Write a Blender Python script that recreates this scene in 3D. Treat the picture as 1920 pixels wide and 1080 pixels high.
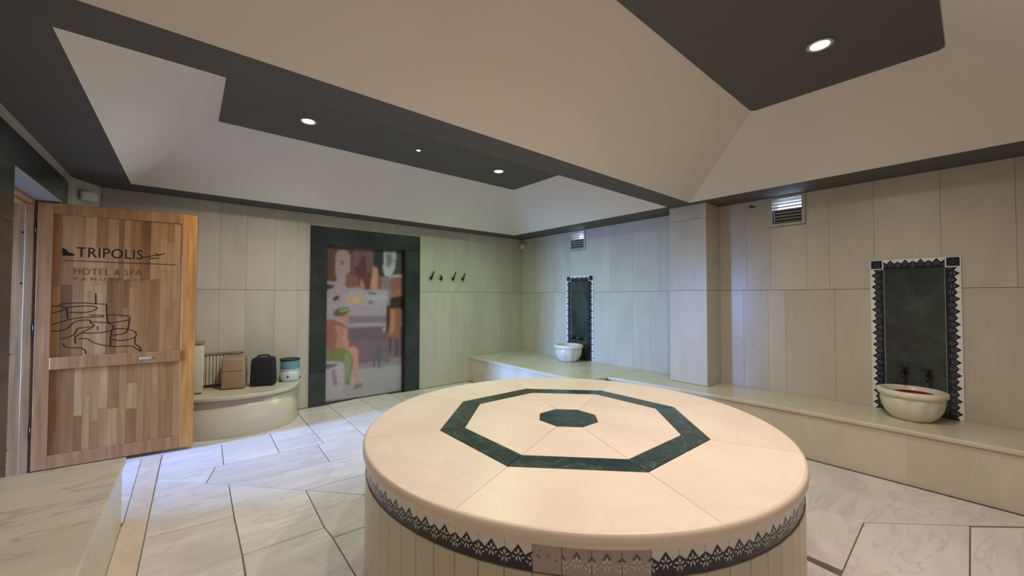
import bpy, bmesh, math, random
from mathutils import Vector, Matrix
random.seed(7)
for o in list(bpy.data.objects): bpy.data.objects.remove(o)
scene = bpy.context.scene
COL = scene.collection

# ------------------------------------------------------------------ camera
YAW, PITCH, ROLL = 0.6967, 0.0227, 0.0015
fw = Vector((math.sin(YAW)*math.cos(PITCH), math.cos(YAW)*math.cos(PITCH), math.sin(PITCH)))
rt = Vector((math.cos(YAW), -math.sin(YAW), 0)); up = rt.cross(fw)
r2 = rt*math.cos(ROLL)+up*math.sin(ROLL); u2 = up*math.cos(ROLL)-rt*math.sin(ROLL)
cd = bpy.data.cameras.new('camera'); cam = bpy.data.objects.new('camera', cd); COL.objects.link(cam)
m = Matrix((r2, u2, -fw)).transposed().to_4x4(); m.translation = Vector((0, 0, 1.4)); cam.matrix_world = m
cd.sensor_width = 36; cd.lens = 727.45/1920*36; cd.clip_start = 0.02
scene.camera = cam

# ------------------------------------------------------------------ world (daylight outside) and exposure
w = bpy.data.worlds.new('world'); scene.world = w; w.use_nodes = True
bg = w.node_tree.nodes['Background']; bg.inputs[0].default_value = (0.50, 0.66, 1.0, 1); bg.inputs[1].default_value = 9.0
vs = scene.view_settings; vs.view_transform = 'Standard'; vs.look = 'None'; vs.gamma = 1; vs.use_curve_mapping = False
vs.exposure = 0.10
# cool daylight coming in through the corridor window, towards the doorway
al = bpy.data.lights.new('window_daylight', 'AREA'); al.shape = 'RECTANGLE'; al.size = 0.40; al.size_y = 1.6; al.energy = 46; al.color = (0.22, 0.42, 1.0); al.spread = math.radians(50)
ao = bpy.data.objects.new('window_daylight', al); COL.objects.link(ao); ao.location = (-2.94, 4.58, 1.25); ao.rotation_euler = (math.radians(79), 0, math.radians(-93))
# power and colour of the six downlights (back coffer left to right, front coffer left to right)
LAMPS = [((0.817, 3.855), 108, (1.0, 0.93, 0.86)), ((1.898, 3.852), 22, (1.0, 0.95, 0.9)), ((2.998, 3.849), 98, (0.62, 1.0, 0.58)),
         ((0.82, 0.604), 60, (1.0, 0.86, 0.74)), ((1.92, 0.604), 108, (1.0, 0.77, 0.67)), ((3.029, 0.604), 52, (1.0, 0.95, 0.84))]

# ------------------------------------------------------------------ helpers
def srgb(r, g, b):
    f = lambda c: c/12.92 if c <= 0.04045 else ((c+0.055)/1.055)**2.4
    return (f(r/255), f(g/255), f(b/255), 1)
def mesh_of(verts, faces, name='m', smooth=False):
    me = bpy.data.meshes.new(name); me.from_pydata([tuple(v) for v in verts], [], faces); me.update()
    if smooth:
        for p in me.polygons: p.use_smooth = True
    return me
def bm_mesh(bm, name='m', smooth=False):
    bmesh.ops.recalc_face_normals(bm, faces=bm.faces)
    me = bpy.data.meshes.new(name); bm.to_mesh(me); bm.free()
    if smooth:
        for p in me.polygons: p.use_smooth = True
    return me
def obj(name, me, mat=None, parent=None, loc=None, rot=None, kind=None, label=None):
    o = bpy.data.objects.new(name, me); COL.objects.link(o)
    if mat is not None and me is not None:
        mats = mat if isinstance(mat, (list, tuple)) else [mat]
        if len(me.materials) == 0:
            for x in mats: me.materials.append(x)
    if parent is not None: o.parent = parent
    if loc is not None: o.location = loc
    if rot is not None: o.rotation_euler = rot
    if kind: o['kind'] = kind
    if label: o['label'] = label
    return o
def thing(name, label, cat, loc=(0, 0, 0), rotz=0, group=None):
    o = bpy.data.objects.new(name, None); COL.objects.link(o); o.empty_display_size = 0.1
    o.location = loc; o.rotation_euler = (0, 0, rotz); o['label'] = label; o['category'] = cat
    if group: o['group'] = group
    return o
def copy_tree(o, parent=None):
    c = o.copy(); COL.objects.link(c); c.parent = parent
    for ch in [x for x in bpy.data.objects if x.parent == o]: copy_tree(ch, c)
    return c
def abox(bm, x0, x1, y0, y1, z0, z1):
    v = [bm.verts.new(p) for p in ((x0,y0,z0),(x1,y0,z0),(x1,y1,z0),(x0,y1,z0),(x0,y0,z1),(x1,y0,z1),(x1,y1,z1),(x0,y1,z1))]
    for f in ((0,3,2,1),(4,5,6,7),(0,1,5,4),(1,2,6,5),(2,3,7,6),(3,0,4,7)): bm.faces.new([v[i] for i in f])
def box(x0, x1, y0, y1, z0, z1, bev=0, seg=1):
    bm = bmesh.new(); abox(bm, min(x0,x1), max(x0,x1), min(y0,y1), max(y0,y1), z0, z1)
    if bev: bmesh.ops.bevel(bm, geom=list(bm.edges), offset=bev, segments=seg, affect='EDGES', profile=0.5)
    return bm_mesh(bm, 'box', seg > 1)
def inset_poly(P, d):
    n = len(P); out = []
    area = sum(P[i][0]*P[(i+1)%n][1]-P[(i+1)%n][0]*P[i][1] for i in range(n))
    if area < 0: P = P[::-1]
    for i in range(n):
        a, b, c = Vector(P[i-1]), Vector(P[i]), Vector(P[(i+1)%n])
        e1, e2 = (b-a).normalized(), (c-b).normalized()
        n1, n2 = Vector((-e1.y, e1.x)), Vector((-e2.y, e2.x))
        k = 1+n1.dot(n2)
        out.append(tuple(b+(n1+n2)*(d/max(k, 0.35))))
    return out
def prism(P, z0, z1, bev=0):
    """flat polygon P (xy) extruded z0..z1, top edge chamfered by bev"""
    area = sum(P[i][0]*P[(i+1)%len(P)][1]-P[(i+1)%len(P)][0]*P[i][1] for i in range(len(P)))
    if area < 0: P = P[::-1]
    n = len(P); rings = [[(p[0], p[1], z0) for p in P]]
    if bev:
        rings.append([(p[0], p[1], z1-bev) for p in P]); rings.append([(p[0], p[1], z1) for p in inset_poly(P, bev)])
    else: rings.append([(p[0], p[1], z1) for p in P])
    V = [p for r in rings for p in r]; F = [tuple(range(n))[::-1], tuple(range((len(rings)-1)*n, len(rings)*n))]
    for k in range(len(rings)-1):
        for i in range(n): F.append((k*n+i, k*n+(i+1)%n, (k+1)*n+(i+1)%n, (k+1)*n+i))
    return mesh_of(V, F)
def lathe(prof, seg=32, lobe=None, smooth=True, cap=False):
    V, F = [], []
    for (r, z) in prof:
        for i in range(seg):
            a = 2*math.pi*i/seg; rr = r*(lobe(a, r, z) if lobe else 1)
            V.append((rr*math.cos(a), rr*math.sin(a), z))
    for k in range(len(prof)-1):
        for i in range(seg): F.append((k*seg+i, k*seg+(i+1)%seg, (k+1)*seg+(i+1)%seg, (k+1)*seg+i))
    if cap: F.append(tuple(range(seg))[::-1]); F.append(tuple(range((len(prof)-1)*seg, len(prof)*seg)))
    return mesh_of(V, F, smooth=smooth)
def tube(pts, radii, seg=10, smooth=True):
    pts = [Vector(p) for p in pts]; n = len(pts)
    if not isinstance(radii, (list, tuple)): radii = [radii]*n
    V, F = [], []; ref = Vector((0, 0, 1)); prev = None
    for i, p in enumerate(pts):
        t = (pts[min(i+1, n-1)]-pts[max(i-1, 0)]).normalized()
        if prev is None:
            a = ref if abs(t.dot(ref)) < 0.9 else Vector((1, 0, 0)); u = (a-t*a.dot(t)).normalized()
        else: u = (prev-t*prev.dot(t)).normalized()
        prev = u; v = t.cross(u)
        for k in range(seg):
            an = 2*math.pi*k/seg; V.append(p+(u*math.cos(an)+v*math.sin(an))*radii[i])
    for i in range(n-1):
        for k in range(seg): F.append((i*seg+k, i*seg+(k+1)%seg, (i+1)*seg+(k+1)%seg, (i+1)*seg+k))
    F.append(tuple(range(seg))[::-1]); F.append(tuple(range((n-1)*seg, n*seg)))
    return mesh_of(V, F, smooth=smooth)
def spline(P, k=6):
    P = [Vector(p) for p in P]; out = []
    for i in range(len(P)-1):
        p0, p1, p2, p3 = P[max(i-1,0)], P[i], P[i+1], P[min(i+2,len(P)-1)]
        for j in range(k):
            t = j/k
            out.append(0.5*((2*p1)+(p2-p0)*t+(2*p0-5*p1+4*p2-p3)*t*t+(3*p1-p0-3*p2+p3)*t**3))
    out.append(P[-1]); return out

# ------------------------------------------------------------------ materials
def new_mat(name):
    mt = bpy.data.materials.new(name); mt.use_nodes = True
    nt = mt.node_tree; return mt, nt, nt.nodes['Principled BSDF']
def plain(name, col, rough=0.5, metal=0.0, noise=0.0, scale=20, bump=0.0, spec=None):
    mt, nt, b = new_mat(name)
    b.inputs['Base Color'].default_value = col; b.inputs['Roughness'].default_value = rough; b.inputs['Metallic'].default_value = metal
    if spec is not None: b.inputs['Specular IOR Level'].default_value = spec
    if noise or bump:
        tc = nt.nodes.new('ShaderNodeNewGeometry'); nz = nt.nodes.new('ShaderNodeTexNoise'); nz.inputs['Scale'].default_value = scale; nz.inputs['Detail'].default_value = 5
        nt.links.new(tc.outputs['Position'], nz.inputs['Vector'])
        if noise:
            mx = nt.nodes.new('ShaderNodeMixRGB'); mx.blend_type = 'MULTIPLY'; mx.inputs[0].default_value = noise
            mx.inputs[1].default_value = col; nt.links.new(nz.outputs['Fac'], mx.inputs[2]); nt.links.new(mx.outputs[0], b.inputs['Base Color'])
        if bump:
            bp = nt.nodes.new('ShaderNodeBump'); bp.inputs['Strength'].default_value = bump; bp.inputs['Distance'].default_value = 0.002
            nt.links.new(nz.outputs['Fac'], bp.inputs['Height']); nt.links.new(bp.outputs[0], b.inputs['Normal'])
    return mt
def marble(name, base, cloud, vein, rough=0.25, scale=1.6, stretch=(1, 1, 1), veinamt=0.5, veinw=0.03, var=0.12, coat=0.0, rotz=0.0):
    mt, nt, b = new_mat(name); N = nt.nodes.new; L = nt.links.new
    g = N('ShaderNodeNewGeometry'); oi = N('ShaderNodeObjectInfo')
    cm = N('ShaderNodeCombineXYZ')
    for i, k in enumerate((17.0, 31.0, 11.0)):
        mu = N('ShaderNodeMath'); mu.operation = 'MULTIPLY'; mu.inputs[1].default_value = k; L(oi.outputs['Random'], mu.inputs[0]); L(mu.outputs[0], cm.inputs[i])
    ad = N('ShaderNodeVectorMath'); ad.operation = 'ADD'; L(g.outputs['Position'], ad.inputs[0]); L(cm.outputs[0], ad.inputs[1])
    mp = N('ShaderNodeMapping'); mp.inputs['Scale'].default_value = stretch; mp.inputs['Rotation'].default_value = (0, 0, rotz); L(ad.outputs[0], mp.inputs['Vector'])
    n1 = N('ShaderNodeTexNoise'); n1.inputs['Scale'].default_value = scale; n1.inputs['Detail'].default_value = 5; n1.inputs['Distortion'].default_value = 0.8; L(mp.outputs[0], n1.inputs['Vector'])
    r1 = N('ShaderNodeValToRGB'); r1.color_ramp.elements[0].position = 0.35; r1.color_ramp.elements[1].position = 0.68
    r1.color_ramp.elements[0].color = cloud; r1.color_ramp.elements[1].color = base; L(n1.outputs['Fac'], r1.inputs[0])
    n2 = N('ShaderNodeTexNoise'); n2.inputs['Scale'].default_value = scale*0.9; n2.inputs['Detail'].default_value = 7; n2.inputs['Distortion'].default_value = 1.6; L(mp.outputs[0], n2.inputs['Vector'])
    s = N('ShaderNodeMath'); s.operation = 'SUBTRACT'; s.inputs[1].default_value = 0.5; L(n2.outputs['Fac'], s.inputs[0])
    a = N('ShaderNodeMath'); a.operation = 'ABSOLUTE'; L(s.outputs[0], a.inputs[0])
    mr = N('ShaderNodeMapRange'); mr.inputs['From Min'].default_value = 0; mr.inputs['From Max'].default_value = veinw; mr.inputs['To Min'].default_value = veinamt; mr.inputs['To Max'].default_value = 0; L(a.outputs[0], mr.inputs['Value'])
    ml = N('ShaderNodeMath'); ml.operation = 'MULTIPLY'; L(mr.outputs[0], ml.inputs[0]); L(n1.outputs['Fac'], ml.inputs[1])
    mx = N('ShaderNodeMixRGB'); L(ml.outputs[0], mx.inputs[0]); L(r1.outputs[0], mx.inputs[1]); mx.inputs[2].default_value = vein
    hs = N('ShaderNodeHueSaturation'); L(mx.outputs[0], hs.inputs['Color'])
    vr = N('ShaderNodeMapRange'); vr.inputs['To Min'].default_value = 1-var; vr.inputs['To Max'].default_value = 1+var*0.6; L(oi.outputs['Random'], vr.inputs['Value']); L(vr.outputs[0], hs.inputs['Value'])
    L(hs.outputs[0], b.inputs['Base Color'])
    rr = N('ShaderNodeMapRange'); rr.inputs['To Min'].default_value = rough*0.75; rr.inputs['To Max'].default_value = rough*1.35; L(n1.outputs['Fac'], rr.inputs['Value']); L(rr.outputs[0], b.inputs['Roughness'])
    if coat: b.inputs['Coat Weight'].default_value = coat
    return mt
def wood(name, ramp, rough=0.35, var=True, grain=(18, 18, 1.2)):
    mt, nt, b = new_mat(name); N = nt.nodes.new; L = nt.links.new
    tc = N('ShaderNodeTexCoord'); oi = N('ShaderNodeObjectInfo')
    cm = N('ShaderNodeCombineXYZ')
    for i in range(3):
        mu = N('ShaderNodeMath'); mu.operation = 'MULTIPLY'; mu.inputs[1].default_value = 23+i*7; L(oi.outputs['Random'], mu.inputs[0]); L(mu.outputs[0], cm.inputs[i])
    ad = N('ShaderNodeVectorMath'); ad.operation = 'ADD'; L(tc.outputs['Object'], ad.inputs[0]); L(cm.outputs[0], ad.inputs[1])
    mp = N('ShaderNodeMapping'); mp.inputs['Scale'].default_value = grain; L(ad.outputs[0], mp.inputs['Vector'])
    n1 = N('ShaderNodeTexNoise'); n1.inputs['Scale'].default_value = 1.5; n1.inputs['Detail'].default_value = 6; n1.inputs['Distortion'].default_value = 0.6; L(mp.outputs[0], n1.inputs['Vector'])
    cr = N('ShaderNodeValToRGB'); el = cr.color_ramp.elements
    el[0].position = 0; el[0].color = ramp[0]; el[1].position = 1; el[1].color = ramp[-1]
    for i, c in enumerate(ramp[1:-1]): e = el.new((i+1)/(len(ramp)-1)); e.color = c
    if var: L(oi.outputs['Random'], cr.inputs[0])
    else: L(n1.outputs['Fac'], cr.inputs[0])
    mr = N('ShaderNodeMapRange'); mr.inputs['From Min'].default_value = 0.3; mr.inputs['From Max'].default_value = 0.7; mr.inputs['To Min'].default_value = 0.72; mr.inputs['To Max'].default_value = 1.12; L(n1.outputs['Fac'], mr.inputs['Value'])
    hs = N('ShaderNodeHueSaturation'); L(cr.outputs[0], hs.inputs['Color']); L(mr.outputs[0], hs.inputs['Value']); L(hs.outputs[0], b.inputs['Base Color'])
    b.inputs['Roughness'].default_value = rough
    return mt
def emis(name, col, st):
    mt, nt, b = new_mat(name); b.inputs['Base Color'].default_value = (*col, 1); b.inputs['Emission Color'].default_value = (*col, 1); b.inputs['Emission Strength'].default_value = st
    return mt

M = {}
M['wall'] = marble('wall_marble', srgb(202,195,180), srgb(190,183,168), srgb(166,160,148), rough=0.28, scale=1.3, stretch=(1.6,1.6,0.5), veinamt=0.25, veinw=.04, var=0.05)
M['floor'] = marble('floor_marble', srgb(226,219,218), srgb(208,201,200), srgb(150,144,144), rough=0.24, scale=1.2, stretch=(1.0,3.0,1), veinamt=0.5, veinw=0.03, var=0.05, rotz=0.5)
M['bench'] = marble('bench_marble', srgb(208,200,180), srgb(198,190,170), srgb(178,168,150), rough=0.27, scale=1.4, stretch=(1,2,1), veinamt=0.07, veinw=.08, var=0.03)
M['veined'] = marble('veined_bench_marble', srgb(214,204,190), srgb(200,190,177), srgb(120,110,104), rough=0.3, scale=1.3, stretch=(1.0,3.2,1), veinamt=0.8, veinw=0.02, var=0.03, rotz=0.35)
M['plat'] = marble('platform_marble', srgb(238,224,208), srgb(231,215,199), srgb(212,194,178), rough=0.36, scale=1.6, veinamt=0.3, var=0.04)
M['green'] = marble('green_marble', srgb(50,68,62), srgb(30,44,40), srgb(128,148,138), rough=0.18, scale=9, veinamt=0.6, veinw=0.02, var=0.12)
M['gframe'] = marble('green_frame_marble', srgb(50,60,58), srgb(34,42,40), srgb(82,96,92), rough=0.22, scale=2.2, veinamt=0.25, veinw=0.03, var=0.06)
M['gniche'] = marble('green_niche_marble', srgb(66,74,71), srgb(40,46,44), srgb(96,108,104), rough=0.24, scale=3.0, veinamt=0.3, veinw=0.03, var=0.06)
M['grout'] = plain('grout', srgb(150,142,128), 0.8)
M['fgrout'] = plain('floor_grout', srgb(104,98,98), 0.8)
M['white'] = plain('ceiling_paint', srgb(226,219,209), 0.85, noise=0.06, scale=2)
M['dark'] = plain('dark_ceiling_paint', srgb(90,87,83), 0.75, noise=0.1, scale=3)
M['glaze'] = plain('tile_glaze', srgb(226,226,220), 0.18)
M['navy'] = plain('tile_navy_glaze', srgb(18,23,40), 0.18)
M['fade'] = plain('tile_worn_glaze', srgb(186,178,166), 0.4, noise=0.2, scale=60)
M['brown'] = plain('tile_faded_print', srgb(112,96,88), 0.4)
M['nprint'] = plain('tile_grey_print', srgb(112,116,122), 0.25)
M['tgrout'] = plain('tile_grout', srgb(160,168,170), 0.6)
M['stave'] = wood('stave_wood', [srgb(132,86,46), srgb(178,128,76), srgb(192,144,90), srgb(158,106,58), srgb(196,150,98), srgb(176,124,72), srgb(120,76,40)], 0.32)
M['rail'] = wood('rail_wood', [srgb(158,108,64), srgb(190,138,86)], 0.28, var=False)
M['stile'] = wood('amber_stile_wood', [srgb(190,126,62), srgb(222,158,84)], 0.25, var=False)
M['pine'] = wood('pine_frame_wood', [srgb(176,138,92), srgb(198,160,112)], 0.5, var=False)
M['ink'] = plain('burnt_engraving', srgb(40,26,18), 0.8, spec=0.1)
M['ink2'] = plain('faint_engraving', srgb(112,76,46), 0.8, spec=0.1)
M['chrome'] = plain('chrome', (0.8, 0.8, 0.82, 1), 0.12, 1.0)
M['bronze'] = plain('dark_bronze', srgb(58,54,42), 0.35, 0.8)
M['black'] = plain('black_cloth', srgb(34,33,38), 0.85, noise=0.3, scale=120, bump=0.3)
M['beige'] = plain('beige_canvas', srgb(172,146,120), 0.85, noise=0.2, scale=90, bump=0.3)
M['beige2'] = plain('beige_trim', srgb(150,122,98), 0.8)
M['teal'] = plain('teal_enamel', srgb(106,158,166), 0.3)
M['pale'] = plain('pale_enamel', srgb(196,212,216), 0.3)
M['blackp'] = plain('black_plastic', srgb(26,26,26), 0.5)
M['cream'] = plain('cream_plastic', srgb(206,198,176), 0.5)
M['greyp'] = plain('grey_plastic', srgb(130,124,112), 0.5)
M['whitep'] = plain('white_plastic', srgb(218,216,208), 0.4)
M['alu'] = plain('painted_aluminium', srgb(190,188,180), 0.3, 0.2)
M['red'] = plain('red_plastic', srgb(128,18,26), 0.3)
M['basin'] = marble('basin_marble', srgb(226,222,208), srgb(212,206,190), srgb(180,172,156), rough=0.3, scale=4, veinamt=0.3, var=0.02)
MURAL=[((95,58,52),[(-0.003,1.001),(0.608,0.996),(0.603,0.716),(0.004,0.712)]),
((110,78,84),[(0.33,0.993),(0.587,0.993),(0.579,0.833),(0.313,0.828)]),
((44,46,52),[(0.587,0.995),(0.999,1.007),(1.002,0.797),(0.59,0.812)]),
((70,62,68),[(0.895,1.0),(0.993,1.003),(0.996,0.831),(0.898,0.818)]),
((150,128,128),[(0.117,0.824),(0.114,0.935),(0.146,0.969),(0.203,0.98),(0.261,0.971),(0.296,0.937),(0.299,0.833),(0.245,0.816),(0.237,0.734),(0.151,0.733)]),
((105,90,92),[(0.217,0.89),(0.213,0.88),(0.202,0.874),(0.189,0.874),(0.179,0.879),(0.175,0.889),(0.179,0.899),(0.189,0.905),(0.201,0.906),(0.213,0.9)]),
((165,162,170),[(0.716,0.99),(0.895,0.997),(0.886,0.874),(0.819,0.803),(0.73,0.815),(0.708,0.858)]),
((110,112,122),[(0.755,0.969),(0.816,0.971),(0.851,0.923),(0.784,0.871),(0.756,0.892)]),
((150,130,138),[(0.002,0.767),(0.142,0.769),(0.151,0.738),(0.004,0.702)]),
((50,48,56),[(0.003,0.749),(0.114,0.74),(0.085,0.723),(0.004,0.712)]),
((150,130,138),[(0.004,0.702),(0.151,0.738),(0.395,0.746),(0.398,0.61),(0.29,0.559),(0.008,0.543)]),
((120,78,62),[(0.25,0.816),(0.394,0.819),(0.395,0.74),(0.253,0.723)]),
((92,44,46),[(0.332,0.87),(0.392,0.877),(0.432,0.941),(0.483,0.943),(0.496,0.832),(0.374,0.803)]),
((100,52,48),[(0.394,0.819),(0.538,0.838),(0.56,0.742),(0.395,0.735)]),
((160,112,92),[(0.396,0.714),(0.425,0.799),(0.477,0.747),(0.478,0.683),(0.376,0.704)]),
((176,124,96),[(0.539,0.721),(0.569,0.839),(0.583,0.888),(0.643,0.862),(0.677,0.749),(0.645,0.716)]),
((118,72,56),[(0.643,0.862),(0.698,0.77),(0.677,0.722),(0.645,0.721)]),
((150,140,158),[(0.191,0.682),(0.396,0.72),(0.799,0.714),(0.762,0.591),(0.48,0.593),(0.211,0.611)]),
((172,142,112),[(0.238,0.672),(0.457,0.693),(0.479,0.63),(0.259,0.621)]),
((180,150,92),[(0.407,0.641),(0.396,0.63),(0.366,0.624),(0.33,0.624),(0.299,0.631),(0.288,0.641),(0.299,0.652),(0.329,0.659),(0.366,0.659),(0.396,0.652)]),
((100,80,86),[(0.498,0.704),(0.624,0.694),(0.613,0.683),(0.53,0.691)]),
((110,92,98),[(0.52,0.641),(0.583,0.638),(0.562,0.619),(0.531,0.622)]),
((158,150,166),[(0.499,0.683),(0.777,0.684),(0.761,0.646),(0.5,0.646)]),
((122,108,108),[(0.698,0.792),(0.82,0.778),(0.821,0.728),(0.699,0.743)]),
((168,150,148),[(0.853,0.828),(0.996,0.831),(0.996,0.811),(0.819,0.803)]),
((132,84,70),[(0.819,0.803),(0.996,0.811),(0.998,0.718),(0.981,0.673),(0.866,0.667),(0.821,0.717)]),
((160,84,56),[(0.992,0.698),(0.979,0.683),(0.945,0.674),(0.902,0.674),(0.868,0.683),(0.855,0.698),(0.867,0.712),(0.901,0.722),(0.944,0.722),(0.979,0.713)]),
((150,134,146),[(-0.007,0.657),(0.221,0.617),(0.777,0.588),(0.779,0.469),(-0.003,0.488)]),
((120,104,118),[(0.274,0.542),(0.778,0.534),(0.779,0.488),(0.274,0.495)]),
((152,136,150),[(0.274,0.495),(1.002,0.486),(1.002,0.461),(0.275,0.468)]),
((104,82,96),[(0.275,0.464),(1.003,0.457),(1.004,0.346),(0.277,0.34)]),
((112,88,102),[(0.276,0.387),(1.004,0.361),(1.007,0.184),(0.281,0.199)]),
((132,120,132),[(0.397,0.219),(1.006,0.243),(1.009,0.096),(0.399,0.109)]),
((150,146,154),[(0.23,0.188),(1.007,0.184),(1.01,-0.011),(0.002,0.009),(0.001,0.073)]),
((56,46,44),[(0.097,0.662),(0.143,0.677),(0.167,0.672),(0.135,0.644),(0.102,0.642)]),
((52,38,36),[(0.821,0.662),(0.992,0.673),(0.994,0.583),(0.812,0.59)]),
((56,42,40),[(0.762,0.599),(0.82,0.613),(0.808,0.44),(0.765,0.419)]),
((140,86,56),[(0.805,0.591),(0.954,0.59),(0.971,0.509),(0.951,0.377),(0.839,0.378),(0.787,0.404),(0.801,0.483)]),
((176,110,70),[(0.828,0.577),(0.879,0.576),(0.875,0.416),(0.817,0.407)]),
((150,150,130),[(0.708,0.45),(0.764,0.462),(0.75,0.424),(0.715,0.425)]),
((78,60,66),[(0.802,0.375),(0.839,0.374),(0.826,0.266),(0.804,0.264)]),
((78,60,66),[(0.891,0.369),(0.92,0.368),(0.922,0.247),(0.9,0.248)]),
((92,86,96),[(0.577,0.292),(0.639,0.31),(0.709,0.315),(0.697,0.23),(0.812,0.224),(0.783,0.211),(0.585,0.257)]),
((102,98,108),[(0.696,0.287),(0.804,0.267),(0.805,0.224),(0.697,0.216)]),
((86,80,90),[(0.592,0.243),(0.613,0.242),(0.613,0.185),(0.593,0.187)]),
((86,80,90),[(0.657,0.232),(0.68,0.231),(0.681,0.174),(0.663,0.175)]),
((90,84,92),[(0.646,0.353),(0.667,0.352),(0.682,0.309),(0.646,0.31)]),
((164,154,162),[(0.003,0.257),(0.229,0.255),(0.24,0.014),(0.002,0.009)]),
((96,86,98),[(0.003,0.241),(0.166,0.238),(0.118,0.221),(0.009,0.208)]),
((126,118,130),[(0.082,0.198),(0.13,0.201),(0.158,0.1),(0.108,0.097)]),
((140,84,70),[(-0.004,0.521),(0.099,0.525),(0.224,0.489),(0.237,0.442),(0.2,0.403),(0.215,0.323),(0.091,0.324),(0.0,0.352)]),
((168,112,92),[(0.112,0.485),(0.217,0.476),(0.2,0.403),(0.215,0.329),(0.115,0.34),(0.15,0.418)]),
((184,122,100),[(0.217,0.469),(0.262,0.455),(0.264,0.387),(0.296,0.373),(0.278,0.333),(0.234,0.328),(0.207,0.389)]),
((178,116,96),[(0.16,0.537),(0.274,0.555),(0.274,0.529),(0.236,0.499),(0.173,0.514)]),
((84,82,44),[(0.098,0.571),(0.159,0.594),(0.273,0.6),(0.286,0.569),(0.222,0.546),(0.111,0.545)]),
((132,142,66),[(0.16,0.584),(0.266,0.596),(0.273,0.576),(0.184,0.564)]),
((190,124,104),[(0.227,0.335),(0.368,0.339),(0.408,0.307),(0.409,0.232),(0.386,0.11),(0.353,0.113),(0.33,0.263),(0.278,0.306)]),
((106,118,62),[(0.001,0.325),(0.265,0.32),(0.317,0.291),(0.331,0.222),(0.295,0.09),(0.245,0.094),(0.241,0.241),(0.009,0.267)]),
((126,136,84),[(0.228,0.308),(0.304,0.292),(0.319,0.223),(0.282,0.118),(0.257,0.12)]),
((176,140,128),[(0.321,0.129),(0.392,0.131),(0.4,0.076),(0.334,0.074)]),
((110,108,112),[(0.348,0.086),(0.452,0.092),(0.453,0.065),(0.361,0.058)])]
# ------------------------------------------------------------------ the room shell
XL, XR, YB, YF, HS, HT = -0.80, 4.766, 5.418, -1.10, 2.458, 2.996
T = 0.02     # thickness of the marble cladding
JZ = 1.476   # height of the long horizontal joint

def cells(axis, a, b, us, zs, holes):
    """a solid wall between planes a..b, built of boxes on a grid with some cells left open"""
    bm = bmesh.new()
    for i in range(len(us)-1):
        for k in range(len(zs)-1):
            uc, zc = (us[i]+us[i+1])/2, (zs[k]+zs[k+1])/2
            if any(h[0] < uc < h[1] and h[2] < zc < h[3] for h in holes): continue
            if axis == 'x': abox(bm, a, b, us[i], us[i+1], zs[k], zs[k+1])
            else: abox(bm, us[i], us[i+1], a, b, zs[k], zs[k+1])
    return bm_mesh(bm)
def slab(parent, axis, front, u0, u1, z0, z1, t=T, gu=0.0007, gz=0.0018, mat=None, name='marble_slab', sgn=1):
    """one cladding slab whose visible face lies at 'front', body behind it towards +axis*sgn"""
    a, b = (front, front+t*sgn)
    bev = 0.0008
    if axis == 'x': me = box(a, b, u0+gu, u1-gu, z0+gz, z1-gz, bev)
    else: me = box(u0+gu, u1-gu, a, b, z0+gz, z1-gz, bev)
    return obj(name, me, mat or M['wall'], parent)

M['strip'] = marble('strip_marble', srgb(222,206,190), srgb(206,188,170), srgb(170,150,132), rough=0.35, scale=2, veinamt=0.4, var=0.02)
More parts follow.
